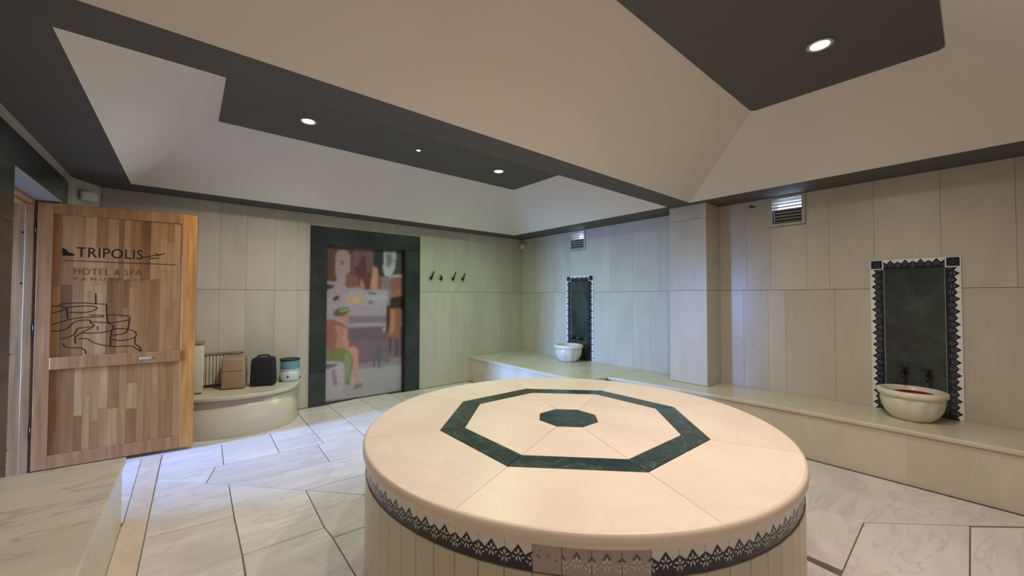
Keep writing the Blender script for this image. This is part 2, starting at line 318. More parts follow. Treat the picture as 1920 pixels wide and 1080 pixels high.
# floor: grout bed with marble slabs laid on it
floor = obj('floor', box(XL, XR, YF, YB+0.09, -0.10, -0.004), M['fgrout'], kind='structure', label='floor of large pale veined marble slabs with grey joints')
FP = [
 [(-.16,4.03),(.255,4.03),(.27,4.60),(-.15,4.60)], [(.255,4.03),(.655,4.03),(.67,4.66),(.27,4.60)], [(.655,4.03),(1.025,4.03),(1.03,4.53),(1.03,4.72),(.67,4.66)],
 [(1.025,4.03),(1.39,3.98),(1.41,4.55),(1.41,4.58),(1.03,4.53)], [(1.03,4.53),(1.41,4.58),(1.41,5.40),(1.04,5.40)], [(1.41,4.55),(1.83,4.52),(1.83,5.48),(1.41,5.40)],
 [(1.39,3.98),(1.83,3.95),(1.83,4.52),(1.41,4.55)],
 [(-.15,4.60),(.27,4.60),(.67,4.66),(1.03,4.72),(1.04,5.40),(-.80,5.40),(-.80,4.64),(-.15,4.64)],
 [(-.16,4.03),(.2,4.03),(.13,3.73)], [(.2,4.03),(.97,4.03),(.95,3.54),(.26,3.59),(.13,3.73)], [(.97,4.03),(1.025,4.03),(1.39,3.98),(1.39,3.51),(.95,3.54)],
 [(.26,3.59),(.95,3.54),(1.24,3.52),(1.25,3.11),(.68,3.13)], [(1.24,3.52),(1.39,3.51),(1.70,3.50),(1.70,3.09),(1.25,3.11)], [(.68,3.13),(1.25,3.11),(1.25,2.50),(.98,2.80)],
 [(-.16,4.03),(.13,3.73),(.26,3.59),(.25,3.06),(-.17,3.11)], [(.26,3.59),(.68,3.13),(.66,2.56),(.25,2.57),(.25,3.06)], [(-.17,3.11),(.25,3.06),(.25,2.57),(.24,2.20),(-.18,2.22)],
 [(.25,2.57),(.66,2.56),(.67,2.42),(.67,2.02),(.24,2.02)], [(.68,3.13),(.98,2.80),(1.0,2.40),(.67,2.42),(.66,2.56)], [(.67,2.42),(1.0,2.40),(1.0,1.90),(.67,1.90)],
 [(3.69,2.2),(4.13,2.2),(4.13,-.33),(3.69,.06)], [(3.24,2.2),(3.69,2.2),(3.69,.06),(3.25,.47)], [(2.54,.46),(3.25,.47),(3.69,.06),(3.69,.045),(2.60,.04)],
 [(2.60,.46),(3.25,.47),(3.24,1.30),(2.60,1.30)], [(2.55,.04),(3.69,.045),(4.13,-.34),(4.13,-1.09),(2.55,-1.09)],
 [(.67,.95),(1.10,.95),(1.10,.46),(.67,.46)], [(1.10,.46),(1.80,.46),(1.80,.95),(1.10,.95)], [(1.80,.46),(2.54,.46),(2.60,.95),(1.80,.95)],
 [(.67,.04),(1.60,.04),(1.60,.46),(.67,.46)], [(1.60,.04),(2.55,.04),(2.54,.46),(1.60,.46)], [(.67,-1.09),(1.60,-1.09),(1.60,.04),(.67,.04)], [(1.60,-1.09),(2.55,-1.09),(2.55,.04),(1.60,.04)],
 [(-.18,2.22),(.24,2.20),(.24,1.5),(-.18,1.5)], [(.24,2.02),(.67,2.02),(.67,1.0),(.24,1.0)], [(-.18,1.5),(.24,1.5),(.24,.6),(-.18,.6)], [(.24,1.0),(.67,1.0),(.67,0),(.24,0)],
 [(-.18,.6),(.24,.6),(.24,-1.09),(-.18,-1.09)], [(.24,0),(.67,0),(.67,-1.09),(.24,-1.09)],
 [(-.80,3.46),(-.28,3.40),(-.28,4.64),(-.80,4.64)],
]
xs = [1.25, 1.70, 2.15, 2.60, 3.05, 3.58]; ys = [2.2, 2.62, 3.09, 3.50]
for j in range(3):
    for i in range(5):
        if j == 2 and i == 0: continue
        FP.append([(xs[i],ys[j]),(xs[i+1],ys[j]),(xs[i+1],ys[j+1]),(xs[i],ys[j+1])])
FP.append([(1.70,3.50),(2.15,3.50),(2.25,3.95),(1.83,3.95),(1.39,3.98),(1.39,3.51)])
FP.append([(2.15,3.50),(2.60,3.50),(2.70,3.95),(2.25,3.95)]); FP.append([(2.60,3.50),(3.05,3.50),(3.12,3.95),(2.70,3.95)]); FP.append([(3.05,3.50),(3.58,3.50),(3.58,3.95),(3.12,3.95)])
for i, (a, b) in enumerate(((1.83,2.25),(2.25,2.70),(2.70,3.12),(3.12,3.58))):
    FP.append([(a,3.95),(b,3.95),(b,4.52),(a,4.52)]); FP.append([(a,4.52),(b,4.52),(b,5.41 if a > 2 else 5.48),(a,5.41 if a > 2 else 5.48)])
for P in FP: obj('floor_slab', prism(inset_poly(P, 0.0032), -0.02, 0.0, 0.002), M['floor'], floor)
obj('border_strip', prism(inset_poly([(-.15,4.64),(-.16,4.03),(-.17,3.11),(-.18,2.22),(-.18,-1.09),(-.299,-1.09),(-.299,2.0),(-.287,3.33),(-.279,3.40),(-.279,4.64)], .0012), -0.02, 0.003, 0.001), M['strip'], floor)

# back wall, with the blocked-up doorway that holds the mural
wb = obj('wall_back', cells('y', YB+T, YB+0.22, [XL-0.2, 1.383, 2.475, XR+0.2], [0, 2.085, 2.6], [(1.38, 2.48, -1, 2.085)]), M['grout'], kind='structure', label='back wall clad in tall pale marble slabs')
obj('doorway_infill', box(1.30, 2.56, YB+.092, YB+.22, -.1, 2.2), M['grout'], wb)
bx = [-0.655, -0.30, 0.078, 0.272, 0.520, 0.806, 1.05, 1.19]
for a, b in zip(bx[:-1], bx[1:]):
    slab(wb, 'y', YB, a, b, 0, JZ); slab(wb, 'y', YB, a, b, JZ, HS)
for a, b in zip([1.19, 1.55, 1.95, 2.32], [1.55, 1.95, 2.32, 2.70]): slab(wb, 'y', YB, a, b, 2.306, HS)
bx2 = [2.70, 3.003, 3.27, 3.482, 3.88, 4.263, 4.53, XR]
for a, b in zip(bx2[:-1], bx2[1:]): slab(wb, 'y', YB, a, b, 0, JZ)
bx2 = [2.70, 2.95, 3.32, 3.60, 3.95, 4.30, 4.55, XR]
for a, b in zip(bx2[:-1], bx2[1:]): slab(wb, 'y', YB, a, b, JZ, HS)

# right wall, with two vent openings to the outside
V1, V2 = (3.93, 4.19, 2.175, 2.425), (1.115, 1.375, 2.175, 2.425)
wr = obj('wall_right', cells('x', XR+T, XR+0.2, [YF-0.2, V2[0], V2[1], V1[0], V1[1], YB+T], [0, V1[2], V1[3], 2.6], [V1, V2]), M['grout'], kind='structure', label='right wall clad in tall pale marble slabs')
up_y = [5.418, 5.12, 4.80, 4.60, 4.22, 3.90, 3.446, 3.072, 2.672, 2.30, 1.914, 1.63, 1.40, 1.085, 0.906, 0.583, 0.177, -0.204, -0.60, YF]
for b, a in zip(up_y[:-1], up_y[1:]):
    if abs(a-3.90) < .01 or abs(a-1.085) < .01:
        slab(wr, 'x', XR, a, b, JZ, 2.14)
    else: slab(wr, 'x', XR, a, b, JZ, HS)
lo_y = [5.418, 5.10, 4.80, 4.597, 4.261, 3.85, 3.45, 3.077, 2.80, 2.55, 2.30, 1.914, 1.666, 1.428, 1.27, 0.87, 0.583, 0.10, -0.28, -0.66, YF]
for b, a in zip(lo_y[:-1], lo_y[1:]): slab(wr, 'x', XR, a, b, 0, JZ)

# pilaster under the ceiling beam
wp = obj('wall_pilaster', box(4.416+T, XR, 1.914+T, 2.342-T, 0.415, HS), M['grout'], kind='structure', label='marble-clad pilaster under the dark ceiling beam')
for z0, z1 in ((0.415, JZ), (JZ, 2.29), (2.29, HS)):
    slab(wp, 'x', 4.416, 1.914, 2.342, z0, z1)
    slab(wp, 'y', 1.914, 4.416+T, XR, z0, z1)
    slab(wp, 'y', 2.342-T, 4.416+T, XR, z0, z1)

# left wall with the doorway, and the chamfered corner
wl = obj('wall_left', cells('x', XL-0.30, XL-T, [YF-0.2, 3.63, 4.82, YB+0.2], [0, 2.173, 2.6], [(3.63, 4.82, -1, 2.173)]), M['grout'], kind='structure', label='left wall clad in pale marble around the doorway')
ly = [YF, -.7, -.3, .1, .5, .9, 1.3, 1.7, 2.1, 2.5, 2.95, 3.25]
for a, b in zip(ly[:-1], ly[1:]):
    slab(wl, 'x', XL, a, b, 0, JZ, sgn=-1); slab(wl, 'x', XL, a, b, JZ, HS, sgn=-1)
slab(wl, 'x', XL, 3.25, 4.20, 2.378, HS, sgn=-1); slab(wl, 'x', XL, 4.20, 4.947, 2.378, HS, sgn=-1)
wc = obj('wall_corner', None, kind='structure', label='chamfered marble corner behind the open door')
for z0, z1 in ((0, JZ), (JZ, HS)):
    slab(wl, 'x', XL, 4.947, 5.13, z0, z1, sgn=-1)
    P = [(XL, 5.13), (-0.655, 5.418), (XL-.1, 5.418), (XL-.1, 5.13)]
    obj('corner_slab', prism(inset_poly(P, .001), z0+.002, z1-.002), M['wall'], wc)
wf = obj('wall_front', box(XL-0.2, XR+0.2, YF-0.2, YF-T, 0, 2.6), M['grout'], kind='structure', label='front wall clad in pale marble slabs')
fx = [XL+i*(XR-XL)/14 for i in range(15)]
for a, b in zip(fx[:-1], fx[1:]):
    slab(wf, 'y', YF, a, b, 0, JZ, sgn=-1); slab(wf, 'y', YF, a, b, JZ, HS, sgn=-1)

# ceiling: dark soffit with two coffers, white sloping sides, dark top panels
C1 = (-0.423, 4.31, 2.31, 5.085); K1 = (0.195, 3.70, 3.04, 4.39)
C2 = (-0.423, 4.31, -0.735, 2.045); K2 = (0.195, 3.69, 0.10, 1.21)
bm = bmesh.new()
xs = [XL-.1, C1[0], C1[1], XR+.02]; ys = [YF-.1, C2[2], C2[3], C1[2], C1[3], YB+.02]
for i in range(3):
    for j in range(5):
        if i == 1 and j in (1, 3): continue
        abox(bm, xs[i], xs[i+1], ys[j], ys[j+1], HS, HS+0.03)
ceil = obj('ceiling', bm_mesh(bm), M['dark'], kind='structure', label='dark grey ceiling with two white-sided coffers')
def rrect(x0, x1, y0, y1, r, n=6):
    P = []
    for cx, cy, a0 in ((x1-r, y1-r, 0), (x0+r, y1-r, 90), (x0+r, y0+r, 180), (x1-r, y0+r, 270)):
        for k in range(n+1):
            a = math.radians(a0+90*k/n); P.append((cx+r*math.cos(a), cy+r*math.sin(a)))
    return P
for C, K, r in ((C1, K1, 0.004), (C2, K2, 0.045)):
    lo = [(C[0],C[2],HS),(C[1],C[2],HS),(C[1],C[3],HS),(C[0],C[3],HS)]; hi = [(K[0],K[2],HT),(K[1],K[2],HT),(K[1],K[3],HT),(K[0],K[3],HT)]
    for k in range(4):
        a, b, c, d = lo[k], lo[(k+1)%4], hi[(k+1)%4], hi[k]
        n = (Vector(b)-Vector(a)).cross(Vector(d)-Vector(a)).normalized()*0.02
        if n.z < 0: n = -n
        V = [a, b, c, d]+[tuple(Vector(p)+n) for p in (a, b, c, d)]
        obj('coffer_side', mesh_of(V, [(0,1,2,3),(4,7,6,5),(0,4,5,1),(1,5,6,2),(2,6,7,3),(3,7,4,0)]), M['white'], ceil)
    obj('coffer_cap', box(K[0]-.02, K[1]+.02, K[2]-.02, K[3]+.02, HT, HT+.02), M['white'], ceil)
    obj('coffer_panel', prism(rrect(K[0], K[1], K[2], K[3], r), HT-.006, HT-.0005), M['dark'], ceil)
bm = bmesh.new(); abox(bm, XL-.3, XR+.2, YF-.2, YB+.22, 3.05, 3.1); obj('roof_slab', bm_mesh(bm), M['dark'], ceil)
bm = bmesh.new()
for q in ((XL-.3, XL-.28, YF-.2, YB+.22), (XR+.18, XR+.2, YF-.2, YB+.22), (XL-.3, XR+.2, YF-.2, YF-.18), (XL-.3, XR+.2, YB+.2, YB+.22)): abox(bm, *q, 2.55, 3.06)
obj('roof_edge', bm_mesh(bm), M['dark'], ceil)

# corridor beyond the doorway, with a window to the daylight
cw = obj('wall_corridor', None, kind='structure', label='corridor walls beyond the open doorway')
def cpart(n, me, mt): return obj(n, me, mt, cw)
M['plaster'] = plain('corridor_plaster', srgb(222,222,224), 0.8)
cpart('end_wall', box(-3.0, XL-.3, 2.75, 2.85, 0, 2.55), M['plaster']); cpart('end_wall', box(-3.0, XL-.3, 5.55, 5.65, 0, 2.55), M['plaster'])
cpart('corridor_floor', box(-3.0, XL, 2.75, 5.65, -.1, -.003), M['floor']); cpart('corridor_ceiling', box(-3.0, XL-.3, 2.75, 5.65, 2.46, 2.55), M['plaster'])
cpart('outer_wall', cells('x', -3.1, -2.98, [2.75, 4.35, 4.81, 5.65], [-.1, .4, 2.1, 2.55], [(4.35, 4.81, .4, 2.1)]), M['plaster'])
win = obj('window_1', None, kind='structure', label='corridor window letting in cool daylight')
bm = bmesh.new()
for q in ((4.35,4.38,.4,2.1),(4.78,4.81,.4,2.1)): abox(bm, -3.07, -3.01, q[0], q[1], q[2], q[3])
abox(bm, -3.07, -3.01, 4.35, 4.81, .4, .44); abox(bm, -3.07, -3.01, 4.35, 4.81, 2.06, 2.1)
obj('window_frame', bm_mesh(bm), M['whitep'], win)

# ------------------------------------------------------------------ doorway
M['greyplaster'] = plain('grey_plaster', srgb(150,150,152), 0.6)
tr = obj('trim_1', None, kind='structure', label='dark green marble frame around the doorway on the left')
obj('lintel', box(XL-.13, XL+.008, 3.25, 4.947, 2.176, 2.376, .002), M['gframe'], tr)
obj('jamb', box(XL-.13, XL+.008, 3.45, 3.63, 0, .420, .002), M['gframe'], tr); obj('jamb', box(XL-.13, XL+.008, 3.25, 3.63, .422, 1.83, .002), M['gframe'], tr); obj('jamb', box(XL-.13, XL+.008, 3.25, 3.63, 1.832, 2.174, .002), M['gframe'], tr)
obj('jamb', box(XL-.13, XL+.008, 4.82, 4.947, 0, 2.174, .002), M['gframe'], tr)
obj('reveal_board', box(-0.93, XL+.003, 3.635, 4.815, 2.160, 2.1755), M['greyplaster'], tr)
tw = obj('trim_2', None, kind='structure', label='raw pine lining of the doorway')
jb = obj('jamb_board', box(-1.14, -0.985, 4.79, 4.82, 0, 2.17, .002), M['pine'], tw)
obj('stop_board', box(-0.985, -0.94, 4.775, 4.82, 0, 2.17, .002), M['pine'], tw)
obj('jamb_board', box(-1.14, -0.94, 3.63, 3.66, 0, 2.17, .002), M['pine'], tw)
obj('head_board', box(-1.14, -0.985, 3.66, 4.79, 2.125, 2.17, .002), M['pine'], tw); obj('head_stop', box(-0.985, -0.935, 3.66, 4.775, 2.14, 2.17, .002), M['pine'], tw)
scr = lathe([(0.0005, .003), (.007, .002), (.008, 0)], 10)
for x, z in ((-1.06, 1.90), (-1.0, 1.90), (-1.06, 1.50), (-1.0, 1.50), (-1.05, .95), (-1.06, .55), (-1.05, .22)):
    obj('screw', scr, M['bronze'], jb, loc=(x, 4.79, z), rot=(math.radians(90), 0, 0))

dr = obj('door_1', None, kind='structure', label='open wooden door with burnt-in lettering and terrace drawing')
dr.location = (-0.9166, 4.7474, 0.03); dr.rotation_euler = (0, 0, math.atan2(-.1045, .9945))
DW, DH = 0.98, 2.12
def dbox(u0, u1, v0, v1, d0, d1, bev=.002): return box(u0, u1, d0, d1, v0, v1, bev)     # d: 0 = face towards the room, grows backwards
obj('stile', dbox(0, .083, 0, DH, 0, .045), M['rail'], dr); obj('stile', dbox(.882, DW, 0, DH, 0, .045), M['stile'], dr)
obj('top_rail', dbox(.084, .881, 2.034, DH, 0, .045), M['rail'], dr)
mid = obj('middle_rail', dbox(.084, .881, .782, .878, -.006, .045, .004), M['rail'], dr)
obj('bottom_rail', dbox(.084, .881, 0, .105, 0, .045), M['rail'], dr)
obj('rail_highlight', dbox(.612, .688, .818, .838, -.010, -.005, .002), M['alu'], mid)  # bright plate standing in for the glint of light on the middle rail
def staves(v0, v1, seed):
    rnd = random.Random(seed)
    core = obj('panel', dbox(.083, .882, v0, v1, .016, .036, 0), M['rail'], dr)
    u = .084
    while u < .880:
        wdt = rnd.choice((.036, .046, .056, .066)); 
        if u+wdt > .86: wdt = .8805-u
        v = v0+.001
        while v < v1-.001:
            h = rnd.uniform(.22, .8)
            if v+h > v1-.12: h = v1-.001-v
            obj('stave', box(u+.0004, u+wdt-.0004, .0095, .016, v, v+h-.0006, .0006), M['stave'], core)
            v += h
        u += wdt
    return core
pu = staves(.878, 2.034, 3); pl = staves(.105, .782, 5)
# thin pale bead beside the right stile
obj('bead', dbox(.8785, .882, .105, 2.034, .001, .012, 0), M['pine'], dr)
# engraved lettering and drawing on the upper panel
def ribbon(lines, width, d=.0088, th=.0006, sm=5):
    V, F = [], []
    for L in lines:
        w_ = width
        if len(L) == 2 and isinstance(L[0], (list, tuple)) and isinstance(L[0][0], (list, tuple)): L, w_ = L
        P = spline([(p[0], p[1]) for p in L], sm) if len(L) > 2 else [Vector(p) for p in L]
        base = len(V)
        for i, p in enumerate(P):
            t = (P[min(i+1, len(P)-1)]-P[max(i-1, 0)]); t = t.normalized() if t.length else Vector((1, 0)); n = Vector((-t.y, t.x))*w_/2
            for q in (p+n, p-n):
                V.append((q.x, d, q.y)); V.append((q.x, d+th, q.y))
        for i in range(len(P)-1):
            a, b = base+i*4, base+i*4+4
            F += [(a, a+2, b+2, b), (a+1, b+1, b+3, a+3), (a, b, b+1, a+1), (a+2, a+3, b+3, b+2)]
        F += [(base, base+1, base+3, base+2), (len(V)-4, len(V)-2, len(V)-1, len(V)-3)]
    return mesh_of(V, F)
DRAW = [
[(0.122,1.297),(0.158,1.311),(0.246,1.315),(0.333,1.307),(0.393,1.302)], [(0.393,1.302),(0.397,1.221),(0.406,1.142)],
[(0.086,1.288),(0.116,1.290),(0.168,1.278),(0.242,1.289),(0.319,1.285),(0.338,1.269),(0.311,1.246),(0.248,1.234),(0.175,1.239)],
[(0.087,1.235),(0.125,1.246),(0.168,1.271)], [(0.168,1.271),(0.168,1.239),(0.174,1.185)],
[(0.086,1.140),(0.148,1.166),(0.213,1.188),(0.294,1.197),(0.374,1.195)],
[(0.09,1.090),(0.128,1.089),(0.166,1.105),(0.188,1.130),(0.209,1.158),(0.244,1.170),(0.294,1.172),(0.303,1.151),(0.322,1.124),(0.304,1.105),(0.269,1.081),(0.233,1.050),(0.216,1.032),(0.221,0.980)],
[(0.138,1.024),(0.207,1.052),(0.228,1.102),(0.268,1.110),(0.304,1.119)],
[(0.405,1.208),(0.443,1.212),(0.525,1.198),(0.538,1.170),(0.468,1.151),(0.406,1.146),(0.303,1.159)],
[(0.538,1.170),(0.532,1.109),(0.518,1.062),(0.484,1.044),(0.436,1.040)],
[(0.406,1.141),(0.43,1.127),(0.44,1.100),(0.426,1.080),(0.36,1.065),(0.26,1.065)],
[(0.44,1.093),(0.517,1.089),(0.567,1.067),(0.583,1.032),(0.558,1.006),(0.495,0.991),(0.427,1.003)],
[(0.431,1.080),(0.424,1.020),(0.423,0.950)],
[(0.234,1.018),(0.283,1.019),(0.325,0.983),(0.376,0.960),(0.438,0.943),(0.549,0.940),(0.58,0.919),(0.615,0.889)],
[(0.576,1.012),(0.577,0.957),(0.605,0.928),(0.615,0.889)], [(0.151,0.985),(0.174,0.955),(0.262,0.939),(0.281,0.895)],
[(0.329,1.394),(0.332,1.308)], [(0.345,1.117),(0.346,1.084)], [(0.302,1.213),(0.376,1.208),(0.374,1.195)]]
obj('terrace_drawing', ribbon(DRAW, .0066), M['ink'], pu, label='burnt-in line drawing of terraced pools')
obj('underline', ribbon([[(0.139,1.660),(0.838,1.656)]], .0055), M['ink'], pu)
obj('flourish', ribbon([[(0.612,1.709),(0.638,1.717),(0.684,1.732),(0.72,1.737),(0.757,1.757)], [(0.692,1.757),(0.72,1.737),(0.735,1.748)], [(0.657,1.702),(0.721,1.712)]], .007), M['ink'], pu)
blob = [(0.132,1.765),(0.136,1.698),(0.199,1.700),(0.203,1.712),(0.185,1.724),(0.168,1.728),(0.156,1.748)]
V = [(x, .0088, z) for x, z in blob]+[(x, .0094, z) for x, z in blob]; nb = len(blob)
obj('emblem', mesh_of(V, [tuple(range(nb)), tuple(range(nb, 2*nb))[::-1]]+[(i, (i+1)%nb, nb+(i+1)%nb, nb+i) for i in range(nb)]), M['ink'], pu)
def text_mesh(s, u0, u1, v0, v1, spacing=1.0):
    cu = bpy.data.curves.new('t', 'FONT'); cu.body = s; cu.extrude = 0.01; cu.space_character = spacing; cu.resolution_u = 3
    ob = bpy.data.objects.new('t', cu); COL.objects.link(ob); bpy.context.view_layer.update()
    me = bpy.data.meshes.new_from_object(ob.evaluated_get(bpy.context.evaluated_depsgraph_get()))
    bpy.data.objects.remove(ob); bpy.data.curves.remove(cu)
    xs_ = [v.co.x for v in me.vertices]; ys_ = [v.co.y for v in me.vertices]
    x0, x1, y0, y1 = min(xs_), max(xs_), min(ys_), max(ys_)
    for v in me.vertices:
        x, y, z = v.co
        v.co = (u0+(x-x0)/(x1-x0)*(u1-u0), .0094-(z+.01)/.02*.0006, v0+(y-y0)/(y1-y0)*(v1-v0))
    me.materials.clear(); return me
obj('lettering', text_mesh('TRIPOLIS', .213, .612, 1.692, 1.775, 1.05), M['ink'], pu, label='burnt-in lettering TRIPOLIS')
obj('lettering', text_mesh('HOTEL & SPA', .200, .608, 1.548, 1.600, 1.15), M['ink2'], pu, label='faint lettering HOTEL & SPA')
obj('lettering', text_mesh('PAMUKKALE', .200, .627, 1.499, 1.524, 1.8), M['ink2'], pu, label='faint small lettering under the hotel name')
for v in (.25, 1.06, 1.85):
    obj('hinge', lathe([(.009, 0), (.009, .1)], 12, cap=True), M['bronze'], dr, loc=(-.010, .0225, v))

# ------------------------------------------------------------------ mural in its marble frame
mu = thing('mural', 'painted bathhouse mural in a dark green marble door-shaped frame on the back wall', 'mural', (1.945, YB, 0))
def mbox(x0, x1, y0, y1, z0, z1): return box(x0-1.945, x1-1.945, y0-YB, y1-YB, z0, z1, .002)
obj('lintel', mbox(1.19, 2.70, YB-.02, YB+.075, 2.083, 2.306), M['gframe'], mu)
obj('jamb', mbox(1.19, 1.384, YB-.02, YB+.075, .43, 2.081), M['gframe'], mu); obj('jamb_foot', mbox(1.19, 1.384, YB-.024, YB+.075, .001, .428), M['gframe'], mu)
obj('jamb', mbox(2.475, 2.70, YB-.02, YB+.075, .001, 2.081), M['gframe'], mu)
obj('reveal', mbox(2.455, 2.475, YB-.012, YB+.075, .001, 2.083), M['blackp'], mu)
NX, NZ = 100, 196
x0, x1, z0, z1 = 1.384-1.945, 2.4755-1.945, 0.012, 2.083
def inside(P, s, t):
    c = False; n = len(P); j = n-1
    for i in range(n):
        if (P[i][1] > t) != (P[j][1] > t) and s < (P[j][0]-P[i][0])*(t-P[i][1])/(P[j][1]-P[i][1])+P[i][0]: c = not c
        j = i
    return c
grid = [[None]*(NX+1) for _ in range(NZ+1)]
for k in range(NZ+1):
    for i in range(NX+1): grid[k][i] = [c/255 for c in (128, 112, 116)]
for colr, P in MURAL:
    ps = [p[0] for p in P]; pt = [p[1] for p in P]
    for k in range(max(0, int(min(pt)*NZ)-1), min(NZ, int(max(pt)*NZ)+1)+1):
        for i in range(max(0, int(min(ps)*NX)-1), min(NX, int(max(ps)*NX)+1)+1):
            if inside(P, i/NX, k/NZ): grid[k][i] = [c/255 for c in colr]
for _ in range(2):      # soften the brushwork
    g2 = [[None]*(NX+1) for _ in range(NZ+1)]
    for k in range(NZ+1):
        for i in range(NX+1):
            a = [grid[kk][ii] for kk in (max(k-1,0), k, min(k+1,NZ)) for ii in (max(i-1,0), i, min(i+1,NX))]
            g2[k][i] = [sum(c[q] for c in a)/9*0.75+grid[k][i][q]*0.25 for q in range(3)]
    grid = g2
V, F = [], []
yp = .0
for k in range(NZ+1):
    for i in range(NX+1): V.append((x0+(x1-x0)*i/NX, .066, z0+(z1-z0)*k/NZ))
for k in range(NZ):
    for i in range(NX): a = k*(NX+1)+i; F.append((a, a+1, a+NX+2, a+NX+1))
me = mesh_of(V, F)
def desat(c):
    l = srgb(*[q*255 for q in c])[:3]; y = .3*l[0]+.59*l[1]+.11*l[2]
    return tuple(min(1, 1.3*(y+(v-y)*.8)) for v in l)
ca = me.color_attributes.new('paint', 'FLOAT_COLOR', 'POINT')
for k in range(NZ+1):
    for i in range(NX+1):
        c = grid[k][i]; ca.data[k*(NX+1)+i].color = desat(c)+(1,)
mt, nt, b = new_mat('mural_paint'); at = nt.nodes.new('ShaderNodeAttribute'); at.attribute_name = 'paint'
nz = nt.nodes.new('ShaderNodeTexNoise'); nz.inputs['Scale'].default_value = 28; nz.inputs['Detail'].default_value = 4
mr = nt.nodes.new('ShaderNodeMapRange'); mr.inputs['To Min'].default_value = 0.8; mr.inputs['To Max'].default_value = 1.2; nt.links.new(nz.outputs['Fac'], mr.inputs['Value'])
hs = nt.nodes.new('ShaderNodeHueSaturation'); nt.links.new(at.outputs['Color'], hs.inputs['Color']); nt.links.new(mr.outputs[0], hs.inputs['Value'])
nt.links.new(hs.outputs[0], b.inputs['Base Color']); b.inputs['Roughness'].default_value = 0.35
pan = obj('picture_panel', mbox(1.384, 2.4755, YB+.068, YB+.09, .012, 2.083), M['plaster'], mu)
obj('picture', me, mt, pan)

# ------------------------------------------------------------------ benches
def nosed_top(P, z0, z1, r=.012, n=3):
    """slab with a rounded outer top edge"""
    rings = [[(p[0], p[1], z0) for p in P]]
    for k in range(n+1):
        a = math.pi/2*k/n; Q = inset_poly(P, r*(1-math.cos(a))) if k else (P if sum(P[i][0]*P[(i+1)%len(P)][1]-P[(i+1)%len(P)][0]*P[i][1] for i in range(len(P))) > 0 else P[::-1])
        rings.append([(p[0], p[1], z1-r+r*math.sin(a)) for p in Q])
    rings[0] = [(p[0], p[1], z0) for p in rings[1]]
    m_ = len(P); V = [p for R_ in rings for p in R_]; F = [tuple(range(m_))[::-1], tuple(range((len(rings)-1)*m_, len(rings)*m_))]
    for k in range(len(rings)-1):
        for i in range(m_): F.append((k*m_+i, k*m_+(i+1)%m_, (k+1)*m_+(i+1)%m_, (k+1)*m_+i))
    return mesh_of(V, F)
def wall_strip(P, z0, z1, t, mat, parent, name='front_panel'):
    """thin upright panels along a polyline (outer face on the polyline, body to the right of travel)"""
    for a, b in zip(P[:-1], P[1:]):
        a, b = Vector(a), Vector(b); d = (b-a).normalized(); n = Vector((d.y, -d.x))*t; e = d*.0002
        obj(name, prism([tuple(a+e), tuple(b-e), tuple(b-e+n), tuple(a+e+n)], z0, z1), mat, parent)
BT = 0.413
# long bench under the right-hand niche
lb = thing('bench', 'long pale marble bench along the right wall under the nearer tiled niche', 'bench', (0, 0, 0))
Pt = [(4.13, YF+.002), (4.13, 1.2), (4.105, 1.9), (4.04, 2.55), (3.99, 2.93), (XR-.002, 2.93), (XR-.002, YF+.002)]
pil = [(XR-.002, 2.345), (4.412, 2.345), (4.412, 1.911), (XR-.002, 1.911)]
obj('top_slab', nosed_top([(4.13, YF+.002), (4.13, 1.2), (4.105, 1.9), (4.04, 2.55), (3.99, 2.93), (XR-.002, 2.93), (XR-.002, YF+.002)], BT-.03, BT), M['bench'], lb)
fr = [(4.148, YF+.002), (4.148, -.45), (4.148, .35), (4.148, 1.2), (4.123, 1.9), (4.058, 2.55), (4.01, 2.928)]
wall_strip(fr, .001, BT-.031, .02, M['bench'], lb)
# wide bench in the far right corner
cb = thing('bench', 'wide pale marble bench in the far right corner under the farther niche', 'bench', (0, 0, 0))
obj('top_slab', nosed_top([(3.59, 3.05), (3.72, 2.96), (3.99, 2.935), (XR-.002, 2.935), (XR-.002, YB-.002), (3.59, YB-.002)], BT-.03, BT, .008), M['bench'], cb)
wall_strip([(4.0, 2.95), (3.74, 2.97), (3.605, 3.06), (3.605, 3.9), (3.605, 4.7), (3.605, YB-.002)][::-1], .001, BT-.031, -.02, M['bench'], cb)
# curved bench behind the door
vb = thing('bench', 'curved marble bench behind the open door, carrying bags and a teal pail', 'bench', (0, 0, 0))
crv = [tuple(p) for p in spline([(-.50, 5.30), (-.30, 5.00), (.066, 4.83), (.29, 4.745), (.49, 4.71), (.711, 4.735), (.909, 4.86), (1.022, 5.08), (1.05, 5.25), (1.055, YB-.002)], 4)]
obj('top_slab', nosed_top(crv+[(-.50, YB-.002)], BT-.035, BT), M['bench'], vb)
inn = [tuple(p) for p in spline([(-.48, 5.32), (-.29, 5.02), (.07, 4.85), (.295, 4.765), (.49, 4.73), (.70, 4.755), (.893, 4.873), (1.003, 5.09), (1.030, 5.25), (1.035, YB-.004)], 3)]
V, F = [], []
for p in inn: V += [(p[0], p[1], .001), (p[0], p[1], BT-.036)]
for p in inn: V += [(p[0]*.97-.0, min(p[1]+.02, YB-.003), .001), (p[0]*.97, min(p[1]+.02, YB-.003), BT-.036)]
n_ = len(inn)
for i in range(n_-1):
    a, b = 2*i, 2*i+2; F += [(a, b, b+1, a+1), (2*n_+a, 2*n_+a+1, 2*n_+b+1, 2*n_+b), (a+1, b+1, 2*n_+b+1, 2*n_+a+1)]
obj('curved_front', mesh_of(V, F, smooth=True), M['bench'], vb)
